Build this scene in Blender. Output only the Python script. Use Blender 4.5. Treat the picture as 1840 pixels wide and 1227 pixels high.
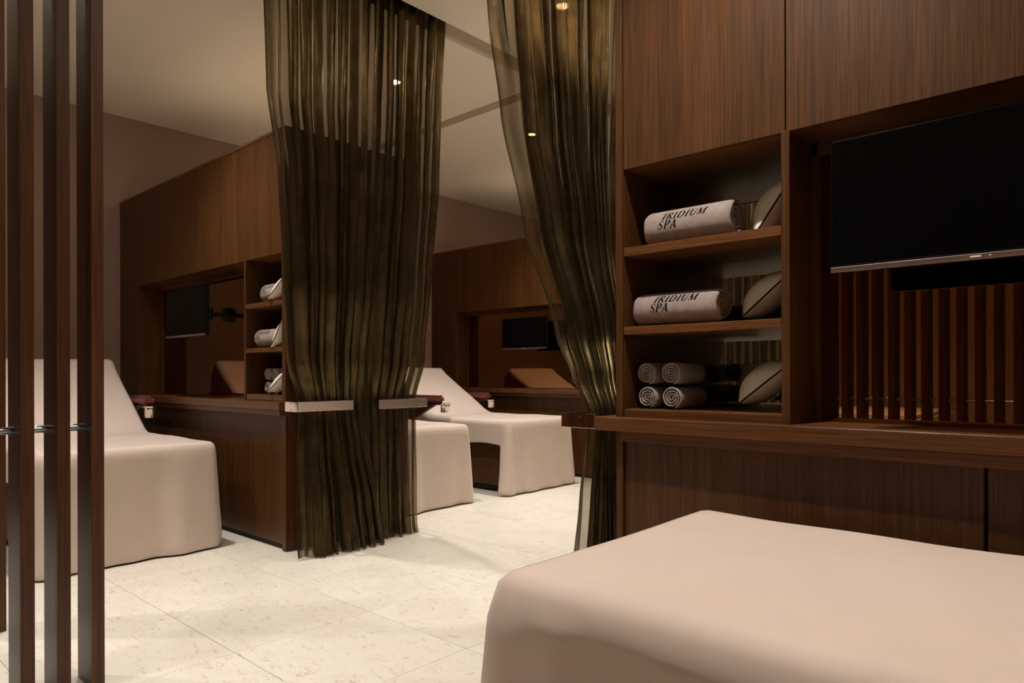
import bpy, bmesh, math, random
from mathutils import Matrix, Vector
from mathutils.bvhtree import BVHTree
random.seed(7)
S = bpy.context.scene
for o in list(bpy.data.objects): bpy.data.objects.remove(o)
C = S.collection

# ------------------------------------------------------------------ camera
FPX, CXP, HYP, ROLL, EYE = 1250.0, 920.0, 671.0, 0.0028, 1.1
T_ = math.atan2(1365.0, FPX)
fwd = Vector((math.sin(T_), math.cos(T_), 0)); rgt = Vector((math.cos(T_), -math.sin(T_), 0)); up = Vector((0, 0, 1))
# image x axis = right + roll*up component so that the horizon rises a touch to the right
r2 = rgt * math.cos(ROLL) - up * math.sin(ROLL)
u2 = up * math.cos(ROLL) + rgt * math.sin(ROLL)
cam = bpy.data.cameras.new('camera'); co = bpy.data.objects.new('camera', cam); C.objects.link(co)
m = Matrix.Identity(4)
for i in range(3):
    m[i][0] = r2[i]; m[i][1] = u2[i]; m[i][2] = -fwd[i]
m[0][3], m[1][3], m[2][3] = 0, 0, EYE
co.matrix_world = m
cam.sensor_width = 36; cam.sensor_fit = 'HORIZONTAL'; cam.lens = 36 * FPX / 1840.0
cam.shift_x = 0.0; cam.shift_y = (HYP - 613.5) / 1840.0
cam.clip_start = 0.05; cam.clip_end = 60
S.camera = co
# ------------------------------------------------------------------ world, exposure, lamps
w = bpy.data.worlds.new('world'); S.world = w; w.use_nodes = True
w.node_tree.nodes['Background'].inputs[0].default_value = (0.5, 0.4, 0.32, 1)
w.node_tree.nodes['Background'].inputs[1].default_value = 0.02
S.view_settings.view_transform = 'Standard'; S.view_settings.look = 'None'
S.view_settings.gamma = 1; S.view_settings.use_curve_mapping = False
S.view_settings.exposure = 0.36
try: S.cycles.transparent_max_bounces = 24
except Exception: pass
CEIL = 3.42
WARM = (1.0, 0.95, 0.88)
# (x, y, watts, half-cone degrees, label)
LAMPS = [
 (-0.22, 4.41, 120, 54, 'recessed ceiling downlight left of the bed behind the slats'),
 (1.43, 4.41, 165, 54, 'recessed ceiling downlight above the foot of the bed behind the slats'),
 (3.457, 4.41, 130, 54, 'recessed ceiling downlight glinting through the right half of the middle curtain'),
 (5.107, 4.41, 170, 54, 'lower recessed ceiling downlight glinting through the right-hand curtain'),
 (-0.22, 2.726, 80, 36, 'recessed ceiling downlight above the slatted screens in the aisle'),
 (1.43, 2.726, 74, 38, 'recessed ceiling downlight over the aisle floor before the middle curtain'),
 (3.455, 2.726, 68, 38, 'upper recessed ceiling downlight glinting through the right-hand curtain'),
 (5.107, 2.726, 62, 38, 'recessed ceiling downlight over the far aisle behind the right-hand curtain'),
 (1.45, 0.98, 180, 54, 'recessed ceiling downlight above the foreground bed'),
 (-2.9, 2.30, 320, 54, 'added ceiling downlight brightening the bench seen in the bronze mirror'),  # extra lamp added so the bench looks bright in the mirror
 (3.9, 0.98, 200, 54, 'recessed ceiling downlight above the out-of-view bed beyond the nearest cabinet wall'),
 (-1.9, 2.726, 200, 58, 'added ceiling downlight, out of view, brightening the left faces of the slats'),  # unseen lamp added to lift the left slat faces
 (7.4, 3.6, 120, 54, 'recessed ceiling downlight beyond the far cabinet wall'),
]

# added fill lights without fixtures, unseen above the cabinet walls, brightening the ceiling
for cx_, cy_, sx_, sy_, pw_, tilt in ((2.68, -.25, .8, 1.8, 66, -8), (2.72, 5.0, .10, 1.9, 2.5, 0), (6.4, 5.0, .10, 1.9, 2.5, 0), (-.95, 5.0, .10, 1.9, 3.5, 0)):
    cv = bpy.data.lights.new('added_ceiling_fill', 'AREA'); cv.shape = 'RECTANGLE'; cv.size = sx_; cv.size_y = sy_; cv.energy = pw_; cv.color = (1.0, .82, .58)
    cvo = bpy.data.objects.new('added_ceiling_fill', cv); C.objects.link(cvo); cvo.location = (cx_, cy_, 2.68); cvo.rotation_euler = (math.radians(180 + tilt), 0, 0)

# ------------------------------------------------------------------ materials
def nm(name):
    M = bpy.data.materials.new(name); M.use_nodes = True
    nt = M.node_tree; return M, nt, nt.nodes['Principled BSDF'], nt.nodes, nt.links
def mapping(N, L, scale, rand=True):
    tc = N.new('ShaderNodeTexCoord'); mp = N.new('ShaderNodeMapping'); mp.inputs['Scale'].default_value = scale
    L.new(tc.outputs['Object'], mp.inputs['Vector'])
    if rand:
        oi = N.new('ShaderNodeObjectInfo'); mm = N.new('ShaderNodeMath'); mm.operation = 'MULTIPLY'; mm.inputs[1].default_value = 37.0
        L.new(oi.outputs['Random'], mm.inputs[0]); cb = N.new('ShaderNodeCombineXYZ')
        for k in range(3): L.new(mm.outputs[0], cb.inputs[k])
        L.new(cb.outputs[0], mp.inputs['Location'])
    return mp
def noise(N, L, vec, scale, detail=4, rough=.55, dist=0):
    n = N.new('ShaderNodeTexNoise'); n.inputs['Scale'].default_value = scale; n.inputs['Detail'].default_value = detail
    n.inputs['Roughness'].default_value = rough; n.inputs['Distortion'].default_value = dist
    L.new(vec.outputs['Vector'], n.inputs['Vector']); return n
def ramp(N, L, fac, stops):
    r = N.new('ShaderNodeValToRGB'); e = r.color_ramp.elements
    e[0].position, e[0].color = stops[0][0], (*stops[0][1], 1); e[1].position, e[1].color = stops[-1][0], (*stops[-1][1], 1)
    for p, c in stops[1:-1]:
        q = e.new(p); q.color = (*c, 1)
    L.new(fac, r.inputs[0]); return r
def bump(N, L, P, h, strength, dist):
    b = N.new('ShaderNodeBump'); b.inputs['Strength'].default_value = strength; b.inputs['Distance'].default_value = dist
    L.new(h, b.inputs['Height']); L.new(b.outputs[0], P.inputs['Normal'])
def wood(name, axis, dark, mid, light, rough=.42, spec=.3):
    M, nt, P, N, L = nm(name)
    st = [1.0, 1.0, 1.0]; st[axis] = 0.022
    mp = mapping(N, L, st)
    big = noise(N, L, mp, 14, 3, .5, .3)
    mid_n = noise(N, L, mp, 110, 5, .65, .1)
    sp = [1.0, 1.0, 1.0]; sp[axis] = 0.012
    mp2 = mapping(N, L, sp)
    pore = noise(N, L, mp2, 330, 3, .6)
    mx = N.new('ShaderNodeMix'); mx.data_type = 'FLOAT'; mx.inputs[0].default_value = .55
    L.new(big.outputs[0], mx.inputs[2]); L.new(mid_n.outputs[0], mx.inputs[3])
    r = ramp(N, L, mx.outputs[0], [(.34, dark), (.5, mid), (.66, light)])
    pr = ramp(N, L, pore.outputs[0], [(.40, (.45, .42, .40)), (.52, (1, 1, 1))])
    mc = N.new('ShaderNodeMix'); mc.data_type = 'RGBA'; mc.blend_type = 'MULTIPLY'; mc.inputs[0].default_value = .8
    L.new(r.outputs[0], mc.inputs[6]); L.new(pr.outputs[0], mc.inputs[7]); L.new(mc.outputs[2], P.inputs['Base Color'])
    P.inputs['Roughness'].default_value = rough; P.inputs['Specular IOR Level'].default_value = spec
    bump(N, L, P, pore.outputs[0], .35, .0012)
    return M
WD, WM, WL = (.058, .021, .0045), (.084, .031, .0072), (.113, .044, .011)
M_WZ = wood('wenge_vertical_grain', 2, WD, WM, WL)
M_WY = wood('wenge_lengthwise_grain', 1, (.09, .034, .010), (.135, .052, .017), (.19, .075, .027), .32)
M_WX = wood('wenge_crosswise_grain', 0, WD, WM, WL)
M_SL = wood('slat_oak_stained', 2, (.045, .014, .004), (.075, .024, .008), (.11, .040, .014), .36, .35)
def plain(name, col, rough=.5, metal=0, spec=.5, nscale=None, namp=.12, bscale=None, bstr=.2, bdist=.001):
    M, nt, P, N, L = nm(name)
    P.inputs['Roughness'].default_value = rough; P.inputs['Metallic'].default_value = metal; P.inputs['Specular IOR Level'].default_value = spec
    mp = mapping(N, L, (1, 1, 1))
    n = noise(N, L, mp, nscale or 6, 4)
    lo = tuple(c * (1 - namp) for c in col); hi = tuple(min(1, c * (1 + namp)) for c in col)
    r = ramp(N, L, n.outputs[0], [(.3, lo), (.7, hi)]); L.new(r.outputs[0], P.inputs['Base Color'])
    if bscale:
        b = noise(N, L, mp, bscale, 3); bump(N, L, P, b.outputs[0], bstr, bdist)
    return M
M_CEIL = plain('ceiling_plaster', (.80, .71, .58), .9, nscale=1.2, namp=.02)
M_WALL = plain('mauve_wallcovering', (.34, .235, .185), .85, nscale=1.5, namp=.03, bscale=400, bstr=.1)
M_SHEET = plain('taupe_pink_sheet', (.67, .545, .48), .85, spec=.25, nscale=5, namp=.03, bscale=700, bstr=.25, bdist=.0006)
M_SHEET.node_tree.nodes['Principled BSDF'].inputs['Sheen Weight'].default_value = .35
M_SHEET.node_tree.nodes['Principled BSDF'].inputs['Sheen Roughness'].default_value = .5
M_TOWEL = plain('taupe_terry', (.40, .32, .285), .95, spec=.15, nscale=40, namp=.12, bscale=520, bstr=1.0, bdist=.004)
M_PILLOW = plain('cream_satin', (.80, .72, .61), .42, spec=.5, nscale=8, namp=.03, bscale=25, bstr=.3, bdist=.004)
M_BLACK = plain('black_thread', (.004, .004, .005), .8, spec=.1)
M_TV = plain('black_gloss_plastic', (.0025, .0025, .0025), .10, spec=.06)
M_TVM = plain('black_matt_plastic', (.004, .0035, .0035), .4, spec=.15)
M_BEZEL = plain('brushed_bronze_strip', (.40, .30, .27), .3, metal=.9)
M_CHROME = plain('polished_chrome', (.80, .74, .68), .07, metal=1, namp=.01)
M_SATIN = plain('satin_steel', (.95, .90, .86), .24, metal=1, namp=.02)
M_CHROME2 = plain('steel_rail', (.28, .31, .35), .22, metal=1, namp=.02)
M_BURG = plain('burgundy_leather', (.17, .045, .038), .5, spec=.4, nscale=30, namp=.1, bscale=260, bstr=.2)
M_PLATE = plain('dark_metal_plate', (.02, .015, .013), .25, metal=.6)
M_TOE = plain('black_plinth', (.006, .005, .005), .7)
M_PAD = plain('dark_brown_leather', (.07, .035, .025), .45)
M_WHITE = plain('white_mark', (.8, .8, .8), .5)
def mirror(name, col):
    M, nt, P, N, L = nm(name)
    P.inputs['Base Color'].default_value = (*col, 1); P.inputs['Metallic'].default_value = 1; P.inputs['Roughness'].default_value = .012
    return M
M_MIRB = mirror('bronze_mirror', (.27, .135, .058)); M_MIRC = mirror('clear_mirror', (.74, .72, .66))
M_LAMP, nt, P, N, L = nm('downlight_glow')
P.inputs['Emission Color'].default_value = (1, .86, .66, 1); P.inputs['Emission Strength'].default_value = 220
# stone tile
M_TILE, nt, P, N, L = nm('cream_limestone')
mp = mapping(N, L, (1, 1, 1)); mpa = mapping(N, L, (2.2, 1, 1))
n1 = noise(N, L, mp, 2.2, 6, .6, .4); n2 = noise(N, L, mpa, 16, 8, .75, 1.2); n3 = noise(N, L, mpa, 55, 5, .7, 1.5)
base = ramp(N, L, n1.outputs[0], [(.3, (.66, .61, .52)), (.55, (.74, .70, .62)), (.75, (.72, .66, .55))])
st = ramp(N, L, n2.outputs[0], [(.36, (.66, .56, .42)), (.45, (1, 1, 1))])
fk = ramp(N, L, n3.outputs[0], [(.30, (.62, .50, .36)), (.36, (1, 1, 1))])
a = N.new('ShaderNodeMix'); a.data_type = 'RGBA'; a.blend_type = 'MULTIPLY'; a.inputs[0].default_value = .75
b = N.new('ShaderNodeMix'); b.data_type = 'RGBA'; b.blend_type = 'MULTIPLY'; b.inputs[0].default_value = .6
L.new(base.outputs[0], a.inputs[6]); L.new(st.outputs[0], a.inputs[7]); L.new(a.outputs[2], b.inputs[6]); L.new(fk.outputs[0], b.inputs[7])
L.new(b.outputs[2], P.inputs['Base Color']); P.inputs['Roughness'].default_value = .42; P.inputs['Specular IOR Level'].default_value = .35
bump(N, L, P, n3.outputs[0], .08, .001)
M_GROUT = plain('tile_grout', (.34, .29, .22), .9)
# organza
def organza(name, a0=.56):
    M, nt, P, N, L = nm(name)
    out = nt.nodes['Material Output']
    mp = mapping(N, L, (1, 1, 1)); n = noise(N, L, mp, 900, 2); big = noise(N, L, mp, 14, 4, .6, .8)
    r = ramp(N, L, big.outputs[0], [(.3, (.085, .059, .025)), (.7, (.20, .142, .064))])
    L.new(r.outputs[0], P.inputs['Base Color'])
    P.inputs['Metallic'].default_value = .88; P.inputs['Roughness'].default_value = .30
    P.inputs['Specular IOR Level'].default_value = .6
    bump(N, L, P, n.outputs[0], .25, .001)
    tr = N.new('ShaderNodeBsdfTransparent'); tr.inputs[0].default_value = (.90, .84, .74, 1)
    tl = N.new('ShaderNodeBsdfTranslucent'); tl.inputs[0].default_value = (.07, .052, .028, 1)
    ms = N.new('ShaderNodeMixShader'); ms.inputs[0].default_value = .16
    L.new(P.outputs[0], ms.inputs[1]); L.new(tl.outputs[0], ms.inputs[2])
    # threads cover more as the cloth turns edge-on
    g = N.new('ShaderNodeNewGeometry'); dt = N.new('ShaderNodeVectorMath'); dt.operation = 'DOT_PRODUCT'
    L.new(g.outputs['Incoming'], dt.inputs[0]); L.new(g.outputs['True Normal'], dt.inputs[1])
    ab = N.new('ShaderNodeMath'); ab.operation = 'ABSOLUTE'; L.new(dt.outputs['Value'], ab.inputs[0])
    mxx = N.new('ShaderNodeMath'); mxx.operation = 'MAXIMUM'; mxx.inputs[1].default_value = .08; L.new(ab.outputs[0], mxx.inputs[0])
    iv = N.new('ShaderNodeMath'); iv.operation = 'DIVIDE'; iv.inputs[0].default_value = 1.0; L.new(mxx.outputs[0], iv.inputs[1])
    pw = N.new('ShaderNodeMath'); pw.operation = 'POWER'; pw.inputs[0].default_value = 1 - a0; L.new(iv.outputs[0], pw.inputs[1])
    fin = N.new('ShaderNodeMixShader'); L.new(pw.outputs[0], fin.inputs[0]); L.new(ms.outputs[0], fin.inputs[1]); L.new(tr.outputs[0], fin.inputs[2])
    L.new(fin.outputs[0], out.inputs['Surface'])
    return M
M_ORG = organza('bronze_organza')
M_HEM = organza('bronze_organza_hem', .88)

# ------------------------------------------------------------------ helpers
def newbm(): return bmesh.new()
def box(bm, a, b, bev=.0015):
    x0, x1 = sorted((a[0], b[0])); y0, y1 = sorted((a[1], b[1])); z0, z1 = sorted((a[2], b[2]))
    vs = [bm.verts.new(p) for p in ((x0,y0,z0),(x1,y0,z0),(x1,y1,z0),(x0,y1,z0),(x0,y0,z1),(x1,y0,z1),(x1,y1,z1),(x0,y1,z1))]
    fs = [bm.faces.new([vs[i] for i in q]) for q in ((0,3,2,1),(4,5,6,7),(0,1,5,4),(1,2,6,5),(2,3,7,6),(3,0,4,7))]
    if bev:
        es = list({e for f in fs for e in f.edges})
        bmesh.ops.bevel(bm, geom=es, offset=bev, segments=1, affect='EDGES')
    return bm
def rbox(bm, a, b, r, seg=4):
    n0 = set(bm.verts)
    box(bm, a, b, 0)
    es = [e for e in bm.edges if all(v not in n0 for v in e.verts)]
    bmesh.ops.bevel(bm, geom=es, offset=r, segments=seg, affect='EDGES')
    return bm
def cyl(bm, p, q, r, n=20, r1=None):
    p, q = Vector(p), Vector(q); d = (q - p).normalized(); r1 = r if r1 is None else r1
    t = Vector((0, 0, 1)) if abs(d.z) < .9 else Vector((1, 0, 0)); e1 = d.cross(t).normalized(); e2 = d.cross(e1)
    A = []; B = []
    for i in range(n):
        a = 2 * math.pi * i / n; o = e1 * math.cos(a) + e2 * math.sin(a)
        A.append(bm.verts.new(p + o * r)); B.append(bm.verts.new(q + o * r1))
    for i in range(n): bm.faces.new([A[i], A[(i+1) % n], B[(i+1) % n], B[i]])
    bm.faces.new(A[::-1]); bm.faces.new(B)
    return bm
def lathe(bm, c, prof, n=28):
    rings = []
    for r, z in prof:
        rings.append([bm.verts.new((c[0] + r * math.cos(2*math.pi*i/n), c[1] + r * math.sin(2*math.pi*i/n), c[2] + z)) for i in range(n)])
    for k in range(len(rings) - 1):
        for i in range(n): bm.faces.new([rings[k][i], rings[k][(i+1) % n], rings[k+1][(i+1) % n], rings[k+1][i]])
    bm.faces.new(rings[0][::-1]); bm.faces.new(rings[-1])
    return bm
def obj(name, bm, mat, parent=None, smooth=False, offset=None, auto=None, normals=True):
    me = bpy.data.meshes.new(name)
    if offset is not None:
        for v in bm.verts: v.co -= Vector(offset)
    if normals: bmesh.ops.recalc_face_normals(bm, faces=bm.faces)
    bm.to_mesh(me); bm.free()
    for m_ in (mat if isinstance(mat, (list, tuple)) else [mat]): me.materials.append(m_)
    if smooth: me.polygons.foreach_set('use_smooth', [True] * len(me.polygons))
    if auto:
        me.polygons.foreach_set('use_smooth', [True] * len(me.polygons))
        me.set_sharp_from_angle(angle=math.radians(auto))
    o = bpy.data.objects.new(name, me); C.objects.link(o)
    if parent is not None: o.parent = parent
    return o
def tag(o, label=None, cat=None, group=None, kind=None):
    if label: o['label'] = label
    if cat: o['category'] = cat
    if group: o['group'] = group
    if kind: o['kind'] = kind
    return o
def thing(name, label, cat, loc=(0, 0, 0), rz=0, group=None):
    o = bpy.data.objects.new(name, None); C.objects.link(o); o.location = loc; o.rotation_euler = (0, 0, rz)
    o.empty_display_size = .1
    return tag(o, label, cat, group)
def copy_tree(o, parent=None):
    c = o.copy(); C.objects.link(c)
    if parent is not None: c.parent = parent
    for ch in list(o.children): copy_tree(ch, c)
    return c
def setlabel(o, label): o['label'] = label; return o

# ------------------------------------------------------------------ room
RX0, RX1, RY0, RY1 = -5.2, 9.5, -1.62, 6.81
fl = obj('floor', box(newbm(), (RX0, RY0, -.12), (RX1, RY1, -.0035), 0), M_GROUT); tag(fl, kind='structure')
tme = {}
def tile(x0, x1, y0, y1):
    sx, sy = round(x1 - x0, 4), round(y1 - y0, 4)
    if (sx, sy) not in tme:
        g = .0011
        bm = box(newbm(), (g, g, -.02), (sx - g, sy - g, 0), .0008)
        me = bpy.data.meshes.new('floor_tile'); bmesh.ops.recalc_face_normals(bm, faces=bm.faces); bm.to_mesh(me); bm.free(); me.materials.append(M_TILE); tme[(sx, sy)] = me
    o = bpy.data.objects.new('floor_tile', tme[(sx, sy)]); C.objects.link(o); o.location = (x0, y0, 0); o.parent = fl
PX, PY = .6425, .6475
xs = [RX0] + [1.285 + PX * k for k in range(-10, 13) if RX0 + .1 < 1.285 + PX * k < RX1 - .05] + [RX1]
ys = [RY0] + [2.0175 + PY * k for k in range(-6, 9) if RY0 + .1 < 2.0175 + PY * k < RY1 - .05] + [RY1]
for i in range(len(xs) - 1):
    for j in range(len(ys) - 1): tile(xs[i], xs[i+1], ys[j], ys[j+1])
# ceiling with recessed curtain slots
SLY = [(3.42, 3.585), (1.825, 1.99)]
SLX = [(4.29, 4.41), (.615, .735)]
SD = .16
bm = newbm()
box(bm, (RX0, RY0, CEIL + SD), (RX1, RY1, CEIL + SD + .05), 0)
for (ya, yb) in ((RY0, 1.825), (1.99, 3.42)): box(bm, (RX0, ya, CEIL), (RX1, yb, CEIL + SD), 0)
for (xa, xb) in ((RX0, .615), (.735, 4.29), (4.41, RX1)): box(bm, (xa, 3.585, CEIL), (xb, RY1, CEIL + SD), 0)
ce = obj('ceiling', bm, M_CEIL); tag(ce, kind='structure')
for nme, a, b in (('wall_back', (RX0, RY1, 0), (RX1, RY1 + .1, CEIL + SD)), ('wall_left', (RX0 - .1, RY0, 0), (RX0, RY1, CEIL + SD)),
                  ('wall_right', (RX1, RY0, 0), (RX1 + .1, RY1, CEIL + SD)), ('wall_front', (RX0, RY0 - .1, 0), (RX1, RY0, CEIL + SD))):
    tag(obj(nme, box(newbm(), a, b, 0), M_WALL), kind='structure')
# downlights
for x, y, wt, hc, lab in LAMPS:
    t = thing('recessed_downlight', lab, 'downlight', (x, y, CEIL))
    bm = lathe(newbm(), (0, 0, 0), [(.040, -.001), (.040, -.004), (.052, -.004), (.055, -.001), (.055, .0)], 24)
    obj('trim_ring', bm, M_CEIL, t, auto=40)
    bm = lathe(newbm(), (0, 0, 0), [(.0399, -.0045), (.0399, -.0042)], 20); obj('lamp_glass', bm, M_LAMP, t)
    ld = bpy.data.lights.new('lamp_light', 'SPOT'); ld.energy = wt; ld.color = WARM; ld.spot_size = math.radians(2 * hc); ld.spot_blend = 1.0; ld.shadow_soft_size = .03
    lo = bpy.data.objects.new('lamp_light', ld); C.objects.link(lo); lo.parent = t; lo.location = (0, 0, -.03)

# ------------------------------------------------------------------ cabinet walls
def cabinet_wall(name, label, X, Yend, sgn, thick, length, post, niche, dtop, seam, open_far, mdepth, ndepth, gap, two=True, lowseam=None, kick=.035, doorseam2=None):
    """X: front face plane; Yend: aisle end; sgn +1 runs to +Y, -1 runs to -Y. Offsets are distances from the aisle end."""
    root = thing(name, label, 'cabinet', (X, Yend, 0))
    Y = lambda d: sgn * d
    TOP = 2.64; DB = dtop; CT = .93
    def p(nm_, a, b, mat=M_WZ, bev=.0015):
        return obj(nm_, box(newbm(), a, b, bev), mat, root)
    p('end_panel', (0, Y(0), 0), (thick, Y(.028), TOP))
    # body behind
    xb = ndepth + .012
    p('core_panel', (xb, Y(.028), kick), (thick - .03, Y(length), TOP - .002))
    # upper doors
    d0 = post
    p('upper_door', (.004, Y(d0 + .002), DB), (.022, Y(seam - .002), TOP - .004))
    s2 = doorseam2 or length
    p('upper_door', (.004, Y(seam + .002), DB), (.022, Y(s2 - .002), TOP - .004))
    if doorseam2: p('upper_door', (.004, Y(s2 + .002), DB), (.022, Y(length), TOP - .004))
    p('top_panel', (0.0, Y(.028), TOP - .02), (thick, Y(length), TOP), M_WY)
    p('soffit_panel', (.022, Y(.028), DB + .004), (xb, Y(length), DB + .024), M_WY)
    # niche
    n0, n1 = post, niche          # niche spans n0..n1, divider n1..n1+.026
    p('divider', (.002, Y(n1), CT), (xb, Y(n1 + .026), DB + .004))
    p('niche_side', (.012, Y(.029), CT), (xb, Y(n0), DB + .004))
    p('niche_base', (.006, Y(n0), CT), (ndepth, Y(n1), .967), M_WY)
    p('shelf', (.004, Y(n0 + .001), 1.243), (ndepth, Y(n1 - .001), 1.272), M_WY)
    p('shelf', (.004, Y(n0 + .001), 1.535), (ndepth, Y(n1 - .001), 1.566), M_WY)
    obj('niche_mirror', box(newbm(), (ndepth, Y(n0), .967), (ndepth + .006, Y(n1), DB + .004), 0), M_MIRC, root)
    # window with bronze mirror
    o0 = n1 + .026
    if open_far < length:
        p('side_jamb', (.004, Y(open_far), CT), (xb, Y(length), DB + .004))
    p('mirror_frame', (mdepth - .03, Y(o0), CT), (mdepth + .004, Y(o0 + .022), DB + .004))
    p('mirror_frame', (mdepth - .03, Y(min(open_far, length)), CT), (mdepth + .004, Y(min(open_far, length) - .03), DB + .004))
    p('mirror_frame', (mdepth - .03, Y(o0), DB - .035), (mdepth + .004, Y(min(open_far, length)), DB + .004), M_WY)
    obj('bronze_mirror', box(newbm(), (mdepth, Y(o0), CT), (mdepth + .006, Y(min(open_far, length)), DB + .004), 0), M_MIRB, root)
    # lower
    ls = lowseam or length
    p('lower_panel', (.014, Y(post), kick), (.034, Y(ls - .003), .855))
    if lowseam: p('lower_panel', (.020, Y(ls + .004), kick), (.040, Y(length), .855))
    obj('plinth', box(newbm(), (.03, Y(.03), .0), (thick - .03, Y(length), kick), 0), M_TOE, root)
    p('edge_post', (-.001, Y(-.0005), 0), (.02, Y(post - .003), TOP - .0005))
    if two:
        p('rear_upper_door', (thick - .022, Y(.03), DB), (thick - .003, Y(length), TOP - .004))
        p('rear_lower_panel', (thick - .034, Y(.03), kick), (thick - .014, Y(length), .85))
        p('rear_panel', (thick - .05, Y(.03), .93), (thick - .035, Y(length), DB))
    return root
def counter(name, label, X, Yend, sgn, length, z0, z1, proud, ext, aproud, apost, depth, zap):
    t = thing(name, label, 'counter', (X, Yend, z1))
    obj('counter_board', box(newbm(), (-proud, sgn * -ext, z0 - z1), (depth, sgn * length, 0), .002), M_WY, t)
    obj('apron', box(newbm(), (-aproud, sgn * apost, zap - z1), (depth * .6, sgn * length, z0 - z1 - .0005), .0015), M_WY, t)
    return t
# middle left wall (P2)
P2 = cabinet_wall('cabinet_wall', 'dark wooden cabinet wall with towel niche behind the middle curtain', 2.225, 3.935, 1, .94, 2.87, .045, .515, 1.857, .592, 2.415, .20, .42, .028)
P3 = copy_tree(P2); P3.location.x += 3.675; setlabel(P3, 'farthest dark wooden cabinet wall, partly hidden by the right-hand curtain')
P1 = copy_tree(P2); P1.location.x -= 3.675; setlabel(P1, 'dark wooden cabinet wall out of view left of the slatted screen')
PR = cabinet_wall('cabinet_wall', 'nearest dark wooden cabinet wall on the right with towels and pillows in its niche', 2.19, 1.475, -1, .985, 3.05, .030, .620, 1.857, .634, 2.5, .225, .42, .028, lowseam=1.155, two=True, doorseam2=2.5)
K2 = counter('counter', 'long wooden counter ledge of the cabinet wall behind the middle curtain', 2.225, 3.935, 1, 2.87, .877, .928, .045, .0, .025, .03, .24, .842)
K3 = copy_tree(K2); K3.location.x += 3.675; setlabel(K3, 'wooden counter ledge of the farthest cabinet wall, behind the far bed')
K1 = copy_tree(K2); K1.location.x -= 3.675; setlabel(K1, 'wooden counter ledge on the cabinet wall out of view at the left')
KR = counter('counter', 'nearest wooden counter ledge running along the right wall below the niche', 2.19, 1.475, -1, 3.05, .886, .937, .040, .072, .025, .035, .27, .850)
# the ledge on the rear side of the middle wall
KB = counter('counter', 'wooden counter ledge on the rear side of the middle cabinet wall', 3.166, 3.935, 1, 2.87, .877, .928, 0, 0, 0, .03, .03, .842)

# tieback brackets: an arm from the counter end and a cross bar in front of the curtain
def bracket(label, Xo, Y0, Y1, X1, z0, z1):
    t = thing('curtain_bracket', label, 'bracket', (Xo, Y0, z0))
    s = 1 if X1 > Xo else -1; th = .006
    obj('bracket_arm', box(newbm(), (0, 0, 0), (s * th, Y1 - Y0, z1 - z0), .0008), M_CHROME, t)
    d = -1 if Y1 < Y0 else 1
    obj('cross_bar', box(newbm(), (s * (th + .0003), Y1 - Y0, 0), (X1 - Xo, Y1 - Y0 - d * th, z1 - z0), .0008), M_SATIN, t)
    for zz in (.012, z1 - z0 - .012):
        obj('screw', cyl(newbm(), (-s * .0018, d * .068, zz), (0, d * .068, zz), .004, 12), M_CHROME2, t)
    return t
bracket('left chrome curtain bracket across the middle curtain', 2.195, 3.89, 3.75, 2.594, .872, .932)
bracket('right chrome curtain bracket across the middle curtain', 3.215, 3.925, 3.75, 2.794, .868, .928)
bracket('chrome curtain bracket at the end of the right counter', 2.152, 1.548, 1.708, 2.56, .890, .945)

# ------------------------------------------------------------------ slatted screens
def slat_screen(label, pts, zr, rail_axis, w_, d_, loc, hz=CEIL):
    t = thing('slatted_screen', label, 'screen', loc)
    for (x, y) in pts:
        obj('slat', box(newbm(), (x, y, 0.0), (x + w_, y + d_, hz), .0015), M_SL, t)
    if rail_axis == 0:
        xs_ = sorted(p[0] for p in pts); yy = pts[0][1] + d_ / 2
        for a, b in zip(xs_[:-1], xs_[1:]):
            obj('rail', cyl(newbm(), (a + w_ - .001, yy, zr), (b + .001, yy, zr), .0125, 20), M_CHROME2, t, auto=40)
    if rail_axis == 1:
        ys_ = sorted(p[1] for p in pts); xx = pts[0][0] + w_ / 2
        for a, b in zip(ys_[:-1], ys_[1:]):
            obj('rail', cyl(newbm(), (xx, a + d_ - .001, zr), (xx, b + .001, zr), .0125, 20), M_CHROME2, t, auto=40)
    return t
slat_screen('screen of tall dark wooden slats joined by a steel rail, at the left edge', [(-.1042 * k, 0) for k in range(5)], .914, 0, .0406, .158, (.798, 2.72, 0))
slat_screen('tall wooden slat screen, out of view, mirrored in the bronze mirror', [(0, .102 * k) for k in range(15)], .91, 1, .15, .042, (-.65, .38, 0))
slat_screen('brown wooden slat standing farther back at the extreme left edge', [(0, 0), (-.12, 0)], .91, 0, .045, .12, (.69, 3.62, 0))

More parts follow.
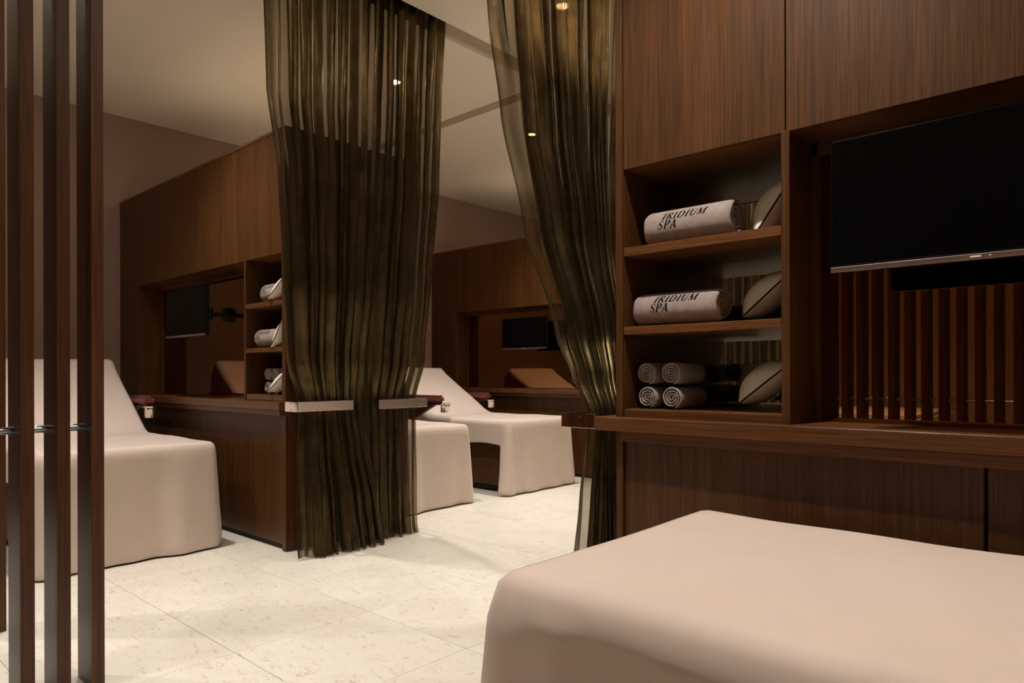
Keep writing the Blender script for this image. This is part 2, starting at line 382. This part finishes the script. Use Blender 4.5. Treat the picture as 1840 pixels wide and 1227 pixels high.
# ------------------------------------------------------------------ beds
def bed(label, loc, rz=0, w=.485, arm=True, dz=0.0, dyl=0.0, dyr=0.0, rise=.535):
    t = thing('treatment_bed', label, 'bed', loc, rz)
    T = .655
    obj('base', box(newbm(), (-w + .05, .06, .065), (w - .05, 1.75, .53), .002), M_WX, t)
    obj('plinth', box(newbm(), (-w + .09, .12, 0), (w - .09, 1.70, .066), 0), M_TOE, t)
    obj('mattress', rbox(newbm(), (-w + .035, .035, .53), (w - .035, 1.16, T), .03, 3), M_PAD, t, auto=60)
    # backrest: rounded slab, tilted
    bm = rbox(newbm(), (-w + .035, 0, -.10), (w - .035, .90, 0), .03, 3)
    ang = math.atan2(rise, .76)
    for v in bm.verts:
        y, z = v.co.y, v.co.z
        v.co.y = 1.13 + y * math.cos(ang) - z * math.sin(ang); v.co.z = T + y * math.sin(ang) + z * math.cos(ang)
    obj('backrest', bm, M_PAD, t, auto=60)
    if arm:
        for s in ((-1, 1) if arm is True else (1,)):
            x0 = s * (w + .008); x1 = s * (w + .088); q = dyl if s < 0 else dyr
            a = obj('armrest', box(newbm(), (x0, 1.12 + q, .822 + dz), (x1, 1.80 + q, .838 + dz), .003), M_PLATE, t)
            obj('armrest_pad', rbox(newbm(), (x0, 1.19 + q, .8385 + dz), (x1, 1.84 + q, .915 + dz), .022, 4), M_BURG, a, auto=60)
            bm = newbm()
            vs = [(x0, 1.30 + q, .822 + dz), (x0, 1.80 + q, .822 + dz), (x0, 1.80, .55), (x0, 1.62, .50)]
            A = [bm.verts.new(v) for v in vs]; B = [bm.verts.new((v[0] + s * .03, v[1], v[2])) for v in vs]
            bm.faces.new(A); bm.faces.new(B[::-1])
            for i in range(4): bm.faces.new([A[i], A[(i+1) % 4], B[(i+1) % 4], B[i]])
            obj('arm_support', bm, M_WY, a)
            cx = s * (w + .046)
            lp = [(.040, -.085), (.044, -.08), (.044, -.012), (.050, -.008), (.051, .002), (.046, .004), (.042, 0), (.040, -.07), (.001, -.072)]
            obj('cup_holder', lathe(newbm(), (cx, 1.155 + q, .835 + dz), lp), M_CHROME, a, auto=50)
    return t
def sheet(label, loc, rz=0, w=.485, seed=1, flap=(.05, .05), side=.225, hingey=1.13, IN=.05, rise=.535, ramp=.13):
    """A cloth over the bed: top surface plus a skirt falling round the foot and the sides."""
    rnd = random.Random(seed); ph = [rnd.uniform(0, 6.28) for _ in range(12)]
    T = .672; ang = math.atan2(rise, .76)
    def prof(s):      # length parameter from the foot edge -> (y, z)
        if s <= hingey - .10: return (s, T)
        if s >= hingey + .10: 
            d = s - hingey
            if d > .93: d2 = d - .93; return (hingey + .93 * math.cos(ang) + d2 * .9, T + .93 * math.sin(ang) + .03 - 1.2 * d2)
            q = max(0, (d - .83) / .10)
            return (hingey + d * math.cos(ang), T + d * math.sin(ang) + .03 * math.sin(q * math.pi / 2) * .6)
        q = (s - hingey + .10) / .20
        a0 = Vector((hingey - .10, T)); a1 = Vector((hingey, T)); a2 = Vector((hingey + .10 * math.cos(ang), T + .10 * math.sin(ang)))
        r = a0 * (1-q)**2 + a1 * 2*q*(1-q) + a2 * q*q; return (r.x, r.y)
    NS, NX = 64, 22; SM = hingey + 1.02
    ss = [IN + (SM - IN) * i / NS for i in range(NS + 1)]
    xsn = [(-w + IN) + 2 * (w - IN) * j / NX for j in range(NX + 1)]
    bm = newbm(); G = []
    for s in ss:
        y, z = prof(s); row = []
        for x in xsn:
            wv = .0022 * math.sin(7 * x + 5 * s + ph[0]) + .0018 * math.sin(13 * s - 6 * x + ph[1])
            row.append(bm.verts.new((x, y, z + wv)))
        G.append(row)
    for i in range(NS):
        for j in range(NX): bm.faces.new([G[i][j], G[i][j+1], G[i+1][j+1], G[i+1][j]])
    # perimeter from left head, down the left side, across the foot, up the right side
    per = []
    for i in range(NS, 0, -1): per.append((G[i][0], Vector((-1, 0)), ss[i], 'L'))
    for k in range(7):
        a = math.pi + (math.pi / 2) * k / 6; per.append((G[0][0], Vector((math.cos(a), math.sin(a))), IN, 'CL%d' % k))
    for j in range(1, NX): per.append((G[0][j], Vector((0, -1)), xsn[j], 'F'))
    for k in range(7):
        a = 1.5 * math.pi + (math.pi / 2) * k / 6; per.append((G[0][NX], Vector((math.cos(a), math.sin(a))), IN, 'CR%d' % k))
    for i in range(1, NS + 1): per.append((G[i][NX], Vector((1, 0)), ss[i], 'R'))
    Lt = 2 * (SM - IN) + 2 * (w - IN)
    c1 = (SM - IN); c2 = c1 + 2 * (w - IN) + .12
    bumps = [(c1 + .03, .030, .035), (c1 + .14, .018, .05), (c2 - .05, .032, .035), (c2 - .17, .020, .05), (c1 + rnd.uniform(.3, .7), .016, .06), (c1 + rnd.uniform(.3, .7), -.014, .07), (c2 + .06, .03, .03), (c1 - .09, .03, .03)]
    NR = 22; rows = [[p[0] for p in per]]
    dist = 0; prev = None; dl = []
    for p in per:
        if prev is not None: dist += max((p[0].co.xy - prev.co.xy).length, .018)
        dl.append(dist); prev = p[0]
    for r in range(1, NR + 1):
        row = []
        for (v, n, s, k), d in zip(per, dl):
            top = v.co.z
            if k in 'LR':
                if s < hingey: hem = T - side
                else: hem = max(T - side, top - .20 - .1 * (s - hingey))
                hem += .010 * math.sin(9 * s + ph[2])
                q = max(0, min(1, 1 - (s - IN) / ramp)); q = q * q * (3 - 2 * q); hem = hem * (1 - q) + .012 * q
                fl_ = flap[0] if k == 'L' else flap[1]
                bulge = q * fl_
                dy = q * .02
            elif k[0] == 'C':
                hem = .012; fl_ = flap[0] if k[1] == 'L' else flap[1]; kk = int(k[2]); qq = (6 - kk if k[1] == 'L' else kk) / 6.0
                bulge = fl_ * (.3 + .7 * qq) ; dy = 0
            else:
                hem = .012; bulge = .012; dy = 0
            if r == 1: o, z = IN * .42, top - IN * .09
            elif r == 2: o, z = IN * .80, top - IN * .42
            elif r == 3: o, z = IN, top - IN
            else:
                q = (r - 3) / (NR - 3); z = (top - IN) * (1 - q) + hem * q
                fall = (top - z)
                depth = min(1, fall / .62)
                wave = .010 * math.sin(8.5 * d + ph[3]) + .008 * math.sin(15 * d + ph[4]) + .004 * math.sin(31 * d + ph[5])
                if k in 'LR': wave *= .7
                bp = sum(A_ * math.exp(-((d - q_) / s_) ** 2) for q_, A_, s_ in bumps)
                o = IN + depth * (bulge + .012) + depth ** 1.3 * wave * 1.2 + depth ** .8 * bp
            row.append(bm.verts.new((v.co.x + n.x * o, v.co.y + n.y * o + (dy if r > 3 else 0) * 0, z)))
        rows.append(row)
    for r in range(NR):
        for i in range(len(per) - 1):
            f = [rows[r][i], rows[r][i+1], rows[r+1][i+1], rows[r+1][i]]
            u_ = []
            for q in f:
                if q not in u_: u_.append(q)
            if len(u_) >= 3: bm.faces.new(u_)
    o = obj('bed_sheet', bm, M_SHEET, smooth=True)
    md = o.modifiers.new('thick', 'SOLIDIFY'); md.thickness = .003; md.offset = 1
    o.location = loc; o.rotation_euler = (0, 0, rz)
    return tag(o, label, 'sheet')
BEDS = [('massage bed behind the slatted screen at the left', (1.515, 4.38, 0), 0, .485, 'taupe pink sheet on the bed behind the slatted screen at the left'),
        ('massage bed just behind the middle curtain, its foot showing', (3.70, 4.27, 0), 0, .43, 'taupe pink sheet on the bed whose foot shows right of the middle curtain'),
        ('farthest massage bed with dark wooden base showing under the sheet', (5.065, 4.25, 0), 0, .455, 'taupe pink sheet on the farthest bed, its corner fold touching the floor'),
        ('massage bed in the right foreground below the counter', (1.555, 1.065, 0), math.pi, .495, 'taupe pink sheet filling the lower right foreground'),
        ('massage bed out of view beyond the nearest cabinet wall, mirrored in the chrome bracket', (3.85, 1.065, 0), math.pi, .485, 'taupe pink sheet on the out-of-view bed beyond the nearest cabinet wall')]
for i, (lb, loc, rz, w_, sl) in enumerate(BEDS):
    bed(lb, loc, rz, w_, arm=True if i != 1 else 'right', dz=(.022, .0, -.028, 0, 0)[i], dyl=(0, 0, -.34, 0, 0)[i], dyr=(.06, 0, 0, 0, 0)[i], rise=.46 if i == 2 else .535)
    fl_ = (.10, .045) if i == 2 else (.03, .035)
    sheet(sl, loc, rz, w_, seed=i + 3, flap=fl_, IN=.065 if i == 3 else .042, rise=.46 if i == 2 else .535, ramp=.07 if i == 2 else .12)

bn = thing('bench', 'pale upholstered bench out of view at the left, mirrored in the bronze mirror', 'bench', (-3.9, 2.3, 0))
obj('base', box(newbm(), (-.95, -.55, 0), (.95, .55, .5)), M_WX, bn)
obj('cushion', rbox(newbm(), (-1, -.6, .5), (1, .6, .665), .04), M_SHEET, bn, auto=60)
# ------------------------------------------------------------------ televisions
def tv(label, X, Yc, zc, wd, ht, xm, arm=True):
    t = thing('television', label, 'television', (X, Yc, zc))
    obj('housing', rbox(newbm(), (.004, -wd/2, -ht/2), (.034, wd/2, ht/2), .006, 3), M_TVM, t, auto=40)
    obj('rear_housing', rbox(newbm(), (.034, -wd*.36, -ht*.42), (.062, wd*.36, ht*.36), .01, 3), M_TVM, t, auto=40)
    obj('screen', box(newbm(), (0, -wd/2 + .004, -ht/2 + .018), (.0045, wd/2 - .004, ht/2 - .004), .001), M_TV, t)
    bz = obj('lower_bezel', box(newbm(), (-.003, -wd/2 + .001, -ht/2), (.006, wd/2 - .001, -ht/2 + .014), .001), M_BEZEL, t)
    obj('indicator', box(newbm(), (-.0038, -.012, -ht/2 + .005), (-.003, .012, -ht/2 + .009), 0), M_WHITE, bz)
    obj('indicator', box(newbm(), (-.0038, -.033, -ht/2 + .0055), (-.003, -.029, -ht/2 + .0085), 0), M_WHITE, bz)
    am = obj('wall_arm', box(newbm(), (.062, -.022, -.016), (xm - X - .03, .022, .016), .004), M_PLATE, t)
    obj('mount_plate', lathe_x(.062, .07, .045), M_PLATE, am)
    obj('wall_flange', lathe_x(xm - X - .035, xm - X - .0015, .055), M_PLATE, am, auto=40)
    obj('knuckle', cyl(newbm(), ((xm - X) * .55, 0, -.04), ((xm - X) * .55, 0, .04), .026, 16), M_PLATE, am, auto=40)
    return t
def lathe_x(x0, x1, r):
    return cyl(newbm(), (x0, 0, 0), (x1, 0, 0), r, 24)
TVR = tv('black flat television on a wall arm in the right cabinet wall', 2.085, .322, 1.573, .70, .376, 2.415)
TV2 = tv('black television on a wall arm seen at an angle in the left wall opening', 2.10, 5.115, 1.545, .66, .35, 2.425)
TV3 = copy_tree(TV2); TV3.location.x += 3.675; setlabel(TV3, 'black television in the opening of the farthest cabinet wall')

# ------------------------------------------------------------------ lettering
def stroke(pts, ws):
    out = []; n = len(pts)
    L_, R_ = [], []
    for i in range(n):
        a = Vector(pts[max(0, i-1)]); b = Vector(pts[min(n-1, i+1)]); d = (b - a).normalized(); nn = Vector((-d.y, d.x)); p = Vector(pts[i])
        L_.append(p + nn * ws[i] / 2); R_.append(p - nn * ws[i] / 2)
    for i in range(n-1): out.append([R_[i], R_[i+1], L_[i+1], L_[i]])
    return out
def lin(a, b, w0, n=6): return stroke([(a[0] + (b[0]-a[0])*i/n, a[1] + (b[1]-a[1])*i/n) for i in range(n+1)], [w0]*(n+1))
def serif(x, y, l=.15): return lin((x - l, y), (x + l, y), .05, 2)
def arc(cx, cy, rx, ry, a0, a1, w0, w1, n=12):
    P_, W_ = [], []
    for i in range(n+1):
        a = math.radians(a0 + (a1-a0)*i/n); P_.append((cx + rx*math.cos(a), cy + ry*math.sin(a)))
        W_.append(w0 + (w1-w0)*abs(math.cos(a)))
    return stroke(P_, W_)
TH, tn = .20, .075
def glyph(c):
    e = .025
    if c == 'I': return .42, lin((.2, 0), (.2, 1), TH) + serif(.2, e, .17) + serif(.2, 1-e, .17)
    if c == 'P': return .72, lin((.2, 0), (.2, 1), TH) + serif(.2, e, .17) + serif(.14, 1-e, .14) + lin((.2, 1-e), (.4, 1-e), tn, 2) + lin((.2, .48), (.4, .48), tn, 2) + arc(.4, .73, .20, .25, 90, -90, tn, TH)
    if c == 'R': return .80, lin((.2, 0), (.2, 1), TH) + serif(.2, e, .17) + serif(.14, 1-e, .14) + lin((.2, 1-e), (.4, 1-e), tn, 2) + lin((.2, .52), (.4, .52), tn, 2) + arc(.4, .75, .17, .23, 90, -90, tn, TH) + lin((.38, .52), (.70, .02), TH*.95) + serif(.72, e, .09)
    if c == 'D': return .88, lin((.2, 0), (.2, 1), TH) + serif(.14, e, .14) + serif(.14, 1-e, .14) + lin((.2, 1-e), (.36, 1-e), tn, 2) + lin((.2, e), (.36, e), tn, 2) + arc(.36, .5, .36, .475, 90, -90, tn, TH, 18)
    if c == 'U': return .86, lin((.2, .32), (.2, 1), TH) + serif(.2, 1-e, .17) + serif(.68, 1-e, .13) + lin((.68, .32), (.68, 1), tn*1.3) + arc(.44, .32, .24, .29, 180, 360, tn*1.4, TH*.7)
    if c == 'M': return 1.05, lin((.16, 0), (.16, 1), tn*1.2) + serif(.16, e, .13) + serif(.13, 1-e, .12) + lin((.18, 1), (.50, .04), TH) + lin((.50, .04), (.82, 1), tn) + lin((.84, 0), (.84, 1), TH) + serif(.84, e, .16) + serif(.88, 1-e, .12)
    if c == 'A': return .80, lin((.12, 0), (.40, 1), tn*1.2) + lin((.38, 1), (.66, 0), TH) + lin((.2, .32), (.56, .32), tn, 2) + serif(.12, e, .12) + serif(.67, e, .13)
    if c == 'S':
        P_ = [(.56, .80), (.50, .93), (.36, .975), (.22, .92), (.15, .78), (.20, .63), (.35, .52), (.50, .41), (.56, .26), (.49, .09), (.34, .02), (.20, .06), (.12, .22)]
        return .68, stroke(P_, [.05, .05, .07, .11, .15, .17, .18, .17, .15, .11, .07, .05, .05]) + lin((.57, .72), (.57, .98), .045, 2) + lin((.12, .02), (.12, .28), .045, 2)
def word(txt, h, slant=.12, track=.04):
    x = 0; out = []
    for c in txt:
        wd, q = glyph(c)
        for f in q: out.append([((x + p.x + slant * p.y) * h, p.y * h) for p in f])
        x += wd + track
    return out, x * h

# ------------------------------------------------------------------ towels
def roll_mesh(a, b, length, turns=4.5, th=None, seed=0, axis=1, core=.16):
    """Spiral-wound towel: elliptical spiral of a thick band, axis along local y (1) or x (0), centred."""
    rnd = random.Random(seed); bm = newbm(); spt = 48 if axis == 1 else 26; n = int(turns * spt)
    pitch = (1 - core) / turns; bt = pitch * (.80 if axis == 1 else .68)
    rowsL = [(-.5, .30, .0), (-.485, .75, 0), (-.46, 1, 0), (-.2, 1, 0), (.1, 1, 0), (.3, 1, 0), (.46, 1, 0), (.485, .75, 0), (.5, .30, 0)]
    ring = []
    for i in range(n + 1):
        f = i / n; calm = 18.0 / spt * (1 if f < .6 else 0)
        th_ = 2 * math.pi * turns * (f - 1) - 1.95; r = core + (1 - bt / 2 - core) * f
        r += calm * (.012 * math.sin(3 * th_ + seed) + .010 * rnd.uniform(-1, 1))
        out = []
        for (q, tk, _) in rowsL:
            ln = length * (1 - .05 * (1 - f)) * q + .0015 * math.sin(5 * th_ + seed) * (1 if q > 0 else -1)
            hb = bt * tk / 2
            if i == n: hb *= .6
            ro, ri = r - bt / 2 + hb, r - bt / 2 - hb
            cs, sn = math.cos(th_), math.sin(th_)
            def P_(rr): 
                z = rr * b * sn; z = max(z, -b * (.93 if axis == 1 else 1.0))
                return (rr * a * cs, ln, z) if axis == 1 else (ln, rr * a * cs, z)
            out.append((bm.verts.new(P_(ro)), bm.verts.new(P_(ri))))
        ring.append(out)
    m_ = len(rowsL)
    for i in range(n):
        A, B = ring[i], ring[i+1]
        for k in range(m_ - 1):
            bm.faces.new([A[k][0], B[k][0], B[k+1][0], A[k+1][0]]); bm.faces.new([A[k][1], A[k+1][1], B[k+1][1], B[k][1]])
        for k in (0, m_ - 1): bm.faces.new([A[k][0], A[k][1], B[k][1], B[k][0]])
    for i in (0, n):
        for k in range(m_ - 1): bm.faces.new([ring[i][k][0], ring[i][k+1][0], ring[i][k+1][1], ring[i][k][1]])
    return bm
def big_roll(label, Xc, Yc, z0, length, a=.078, b=.074, seed=0, ty=.0, tz=8, ht=.034, tshift=0):
    t = thing('rolled_towel', label, 'towel', (Xc, Yc, z0), 0, 'large rolled spa towels in the niches')
    rb = roll_mesh(a, b, length, 3.2, seed=seed, core=.22); bvh = BVHTree.FromBMesh(rb)
    o = obj('towel_roll', rb, M_TOWEL, t, smooth=True); o.location = (0, 0, b * .93)
    bm = newbm(); 
    def put(q, y0, arc0):
        for f in q:
            vs = []
            for (px, py) in f:
                th_ = (arc0 + py) / ((a + b) / 2)
                d_ = Vector((-math.cos(th_), 0, math.sin(th_)))
                h_ = bvh.ray_cast(Vector((0, y0 - px, 0)) + d_ * .3, -d_)[0]
                vs.append(bm.verts.new(h_ + d_ * .0005 + Vector((0, 0, b * .93))))
            bm.faces.new(vs)
    q, wd = word('IRIDIUM', ht, .28); q2, wd2 = word('SPA', ht, .28)
    a0 = tz
    put(q, ty + wd / 2 - .012, a0 + ht * 1.12); put(q2, ty + wd / 2 + .004, a0)
    tx = obj('embroidered_text', bm, M_BLACK, t, normals=False)
    return t
big_roll('large grey rolled towel with black lettering on the top shelf of the right niche', 2.305, 1.215, 1.566, .34, seed=1, ty=.020, tz=-.018, a=.083, b=.078)
big_roll('large grey rolled towel with black lettering on the middle shelf of the right niche', 2.300, 1.262, 1.272, .335, seed=2, ty=.005, tz=-.018, a=.083, b=.072)
big_roll('grey rolled towel with black lettering on the top shelf of the left niche', 2.33, 4.165, 1.566, .335, seed=3, ty=.075, tz=-.012)
big_roll('grey rolled towel with black lettering on the middle shelf of the left niche', 2.325, 4.235, 1.272, .335, seed=4, ty=.075, tz=-.016)
def small_roll(label, Xf, Yc, zc, r, length, seed, grp):
    o = obj('hand_towel_roll', roll_mesh(r, r, length, 3.6, seed=seed, axis=0, core=.12), M_TOWEL, smooth=True)
    o.location = (Xf + length / 2, Yc, zc); return tag(o, label, 'towel', grp)
G1, G2 = 'rolled hand towels at the bottom of the right niche', 'rolled hand towels at the bottom of the left niche'
b0 = .967
for k, (y, z, lab) in enumerate([(1.388, b0 + .132, 'upper left small towel roll'), (1.286, b0 + .132, 'upper right small towel roll'), (1.384, b0 + .043, 'lower left small towel roll'), (1.282, b0 + .043, 'lower right small towel roll')]):
    small_roll(lab + ' in the four stacked on the base of the right niche', 2.255, y, z, .048, .20, 10 + k, G1)
for k, (y, z, lab) in enumerate([(4.305, b0 + .132, 'upper left small towel roll'), (4.205, b0 + .132, 'upper right small towel roll'), (4.303, b0 + .043, 'lower left small towel roll'), (4.198, b0 + .043, 'lower right small towel roll')]):
    small_roll(lab + ' in the four stacked on the base of the left niche', 2.30, y, z, .048, .22, 20 + k, G2)

# ------------------------------------------------------------------ pillows
def pillow(label, loc, rot, sx=.15, sy=.19, h=.062, grp=None):
    t = thing('pillow', label, 'pillow', loc, 0, grp); t.rotation_euler = rot
    bm = newbm(); n = 22
    def pos(u, v, s):
        pin = 1 - .10 * (u*u*(1 - v*v) + v*v*(1 - u*u)) * 1.0
        x = u * sx * (1 - .10 * (1 - v*v) * abs(u)) ; y = v * sy * (1 - .10 * (1 - u*u) * abs(v))
        z = s * h * ((1 - abs(u)**2.2) ** .8) * ((1 - abs(v)**2.2) ** .8)
        return (x, y, z)
    grid = {}
    for s in (1, -1):
        for i in range(n+1):
            for j in range(n+1):
                u, v = math.sin((-1 + 2*i/n) * math.pi/2), math.sin((-1 + 2*j/n) * math.pi/2)
                grid[(s, i, j)] = bm.verts.new(pos(u, v, s))
        for i in range(n):
            for j in range(n): bm.faces.new([grid[(s, i, j)], grid[(s, i+1, j)], grid[(s, i+1, j+1)], grid[(s, i, j+1)]][::s])
    bmesh.ops.remove_doubles(bm, verts=bm.verts, dist=1e-5)
    obj('cushion_body', bm, M_PILLOW, t, smooth=True)
    # piping
    loop = []
    for k in range(4):
        for i in range(n):
            q = math.sin((-1 + 2*i/n) * math.pi/2)
            u, v = [(q, -1), (1, q), (-q, 1), (-1, -q)][k]; loop.append(Vector(pos(u, v, 1)))
    bm = newbm(); R = []
    for i, p in enumerate(loop):
        d = (loop[(i+1) % len(loop)] - loop[i-1]).normalized(); e1 = Vector((0, 0, 1)); e2 = d.cross(e1).normalized()
        R.append([bm.verts.new(p + (e1 * math.cos(a*math.pi/3) + e2 * math.sin(a*math.pi/3)) * .0028) for a in range(6)])
    for i in range(len(R)):
        A, B = R[i], R[(i+1) % len(R)]
        for a in range(6): bm.faces.new([A[a], A[(a+1) % 6], B[(a+1) % 6], B[a]])
    obj('piping', bm, M_BLACK, t, smooth=True)
    return t
GP = 'cream pillows with black piping in the niches'
for i, (z, lab, tl, yy) in enumerate([(b0, 'bottom', -40, .995), (1.272, 'middle', -44, .985), (1.566, 'top', -58, .965)]):
    pillow('cream satin pillow with black piping on the %s shelf of the right niche' % lab, (2.40, yy, z + .100), (math.radians(tl), 0, math.radians(24)), .085, .120, .058, GP)
for i, (z, lab, tl, yy) in enumerate([(b0, 'bottom', -40, 4.088), (1.272, 'middle', -62, 4.085), (1.566, 'top', -45, 4.088)]):
    pillow('cream satin pillow with black piping on the %s shelf of the left niche' % lab, (2.30, yy, z + .082), (math.radians(tl), 0, math.radians(20)), .080, .10, .05, GP)

# ------------------------------------------------------------------ curtains
def interp(tab, z):
    if z >= tab[0][0]: return tab[0][1:]
    for a, b in zip(tab[:-1], tab[1:]):
        if b[0] <= z <= a[0]:
            q = (a[0] - z) / (a[0] - b[0]); q = q * q * (3 - 2 * q) * .5 + q * .5
            return [a[i] * (1 - q) + b[i] * q for i in range(1, len(a))]
    return tab[-1][1:]
def curtain(label, tab, nf, seed, ztop=3.56, sparse=(.12, .10), NU=330, NV=90, tie=.905, puddle=.022, axis='x', hems=(1, 1), gapc=None, extra_label=None):
    """tab rows: (z, x0, x1, y, fold depth). Folds are sparse near the free edges."""
    rnd = random.Random(seed)
    # fold phase: integrate density over u
    dens = []
    for i in range(NU + 1):
        u = i / NU; d = 1.0
        if u < sparse[0]: d = .22
        if u > 1 - sparse[1]: d = .22
        if gapc and abs(u - gapc[0]) < gapc[1]: d = .2
        dens.append(d)
    tot = sum(dens); ph = [0]
    for d in dens[1:]: ph.append(ph[-1] + d / tot)
    am = [rnd.uniform(.55, 1.15) for _ in range(nf * 2 + 4)]; sk = [rnd.uniform(-.5, .5) for _ in range(nf * 2 + 4)]
    drift = [rnd.uniform(-1, 1) for _ in range(6)]
    bm = newbm(); G = []
    z_list = [ztop * (1 - j / NV) for j in range(NV)] + [0.004]
    for j, z in enumerate(z_list):
        x0, x1, y, dep = interp(tab, z)
        row = []
        near = math.exp(-((z - tie) / .16) ** 2)
        for i in range(NU + 1):
            u = i / NU; p = ph[i] * nf * 2 * math.pi
            k = int(p / math.pi); A = am[k % len(am)]; f = p / math.pi - k; A2 = am[(k + 1) % len(am)]
            q = f * f * (3 - 2 * f); A = A * (1 - q) + A2 * q
            pz = p + .35 * math.sin(1.7 * z + drift[0] * 5) + .25 * drift[1] * math.sin(3.1 * z + 9 * u)
            yo = dep * A * math.sin(pz)
            xo = (x1 - x0) / nf * (.24 + .16 * A) * math.sin(2 * pz + .5 * math.sin(p * .37 + seed)) * min(1, dens[i] * 1.4)
            yo += dep * .28 * math.sin(2.3 * pz + 4 * drift[2] + 1.5 * z) * (1 - near)
            # fine crinkles
            yo += .0020 * math.sin(22 * u + 9 * z + 2 * math.sin(5 * z + 9 * u))
            if z < .05: 
                g = (1 - z / .05); yo -= puddle * g * (.5 + .5 * math.sin(.6 * p + seed))
            zz = z
            if z <= .02: zz = .003 + .002 * (1 + math.sin(5 * p)) 
            if axis == 'x': row.append(bm.verts.new((x0 + (x1 - x0) * u + xo, y + yo, zz)))
            else: row.append(bm.verts.new((y + yo, x0 + (x1 - x0) * u + xo, zz)))
        G.append(row)
    hemf = []
    for j in range(NV):
        for i in range(NU):
            f = bm.faces.new([G[j][i], G[j][i+1], G[j+1][i+1], G[j+1][i]])
            if (hems[0] and i < 5) or (hems[1] and i >= NU - 5): f.material_index = 1
    o = obj('curtain', bm, [M_ORG, M_HEM], smooth=True, normals=False)
    # origin at the curtain's foot
    c = Vector((tab[-1][1], tab[-1][3], 0)) if axis == 'x' else Vector((tab[-1][3], tab[-1][1], 0))
    for v in o.data.vertices: v.co -= c
    o.location = c
    return tag(o, label, 'curtain')
curtain('sheer bronze organza curtain, left half of the middle pair, tied by a chrome bracket',
        [(3.5, 1.84, 2.66, 3.50, .035), (2.65, 1.88, 2.66, 3.53, .040), (2.26, 1.97, 2.67, 3.58, .042), (1.65, 2.06, 2.70, 3.68, .045), (1.2, 2.14, 2.71, 3.78, .040),
         (.93, 2.235, 2.715, 3.815, .022), (.86, 2.24, 2.715, 3.815, .022), (.6, 2.21, 2.73, 3.78, .038), (.3, 2.18, 2.76, 3.73, .055), (0, 2.165, 2.78, 3.70, .065)],
        8, 3, sparse=(.15, .08), hems=(1, 1))
curtain('sheer bronze organza curtain, right half of the middle pair, tied by a chrome bracket',
        [(3.5, 2.58, 3.165, 3.505, .035), (2.87, 2.60, 3.15, 3.53, .040), (2.33, 2.63, 3.19, 3.60, .045), (1.75, 2.66, 3.215, 3.70, .045), (1.2, 2.68, 3.23, 3.79, .036),
         (.93, 2.70, 3.165, 3.82, .022), (.86, 2.70, 3.16, 3.82, .022), (.6, 2.69, 3.145, 3.81, .035), (.3, 2.68, 3.135, 3.80, .045), (0, 2.68, 3.13, 3.79, .055)],
        6, 5, sparse=(.12, .07), hems=(1, 1))
curtain('sheer bronze organza curtain swept to the right and tied beside the nearest cabinet wall',
        [(3.5, 1.74, 2.90, 1.90, .035), (2.60, 1.95, 2.86, 1.91, .040), (2.15, 2.03, 2.84, 1.91, .040), (1.72, 2.125, 2.80, 1.88, .042), (1.26, 2.22, 2.72, 1.78, .040), (1.08, 2.22, 2.62, 1.70, .03),
         (.945, 2.215, 2.54, 1.625, .020), (.88, 2.21, 2.54, 1.625, .020), (.6, 2.17, 2.56, 1.63, .03), (.3, 2.14, 2.60, 1.64, .04), (0, 2.11, 2.62, 1.64, .045)],
        9, 8, sparse=(.16, .06), hems=(1, 0))
curtain('bronze organza curtain out of view at the left, mirrored in the niche mirror',
        [(3.5, 2.45, 3.40, -1.42, .04), (1.5, 2.45, 3.40, -1.42, .045), (0, 2.45, 3.40, -1.42, .045)], 11, 12, axis='y', hems=(0, 0), sparse=(0, 0), NU=200, NV=30, puddle=.01)
curtain('narrow bronze organza curtain out of view beside the mirrored slat screen',
        [(3.5, .02, .30, -.80, .03), (1.0, .06, .24, -.80, .03), (0, .02, .28, -.80, .04)], 5, 15, axis='y', hems=(0, 0), sparse=(0, 0), NU=100, NV=30, puddle=.01)
# tracks
for lab, a, b in (('aluminium curtain track in the ceiling slot above the middle curtains', (1.0, 3.49, CEIL + SD - .018), (5.8, 3.512, CEIL + SD - .001)),
                  ('aluminium curtain track in the ceiling slot above the right-hand curtain', (1.0, 1.895, CEIL + SD - .018), (5.8, 1.917, CEIL + SD - .001))):
    tag(obj('curtain_track', box(newbm(), a, b, .001), M_CHROME2), lab, 'track')
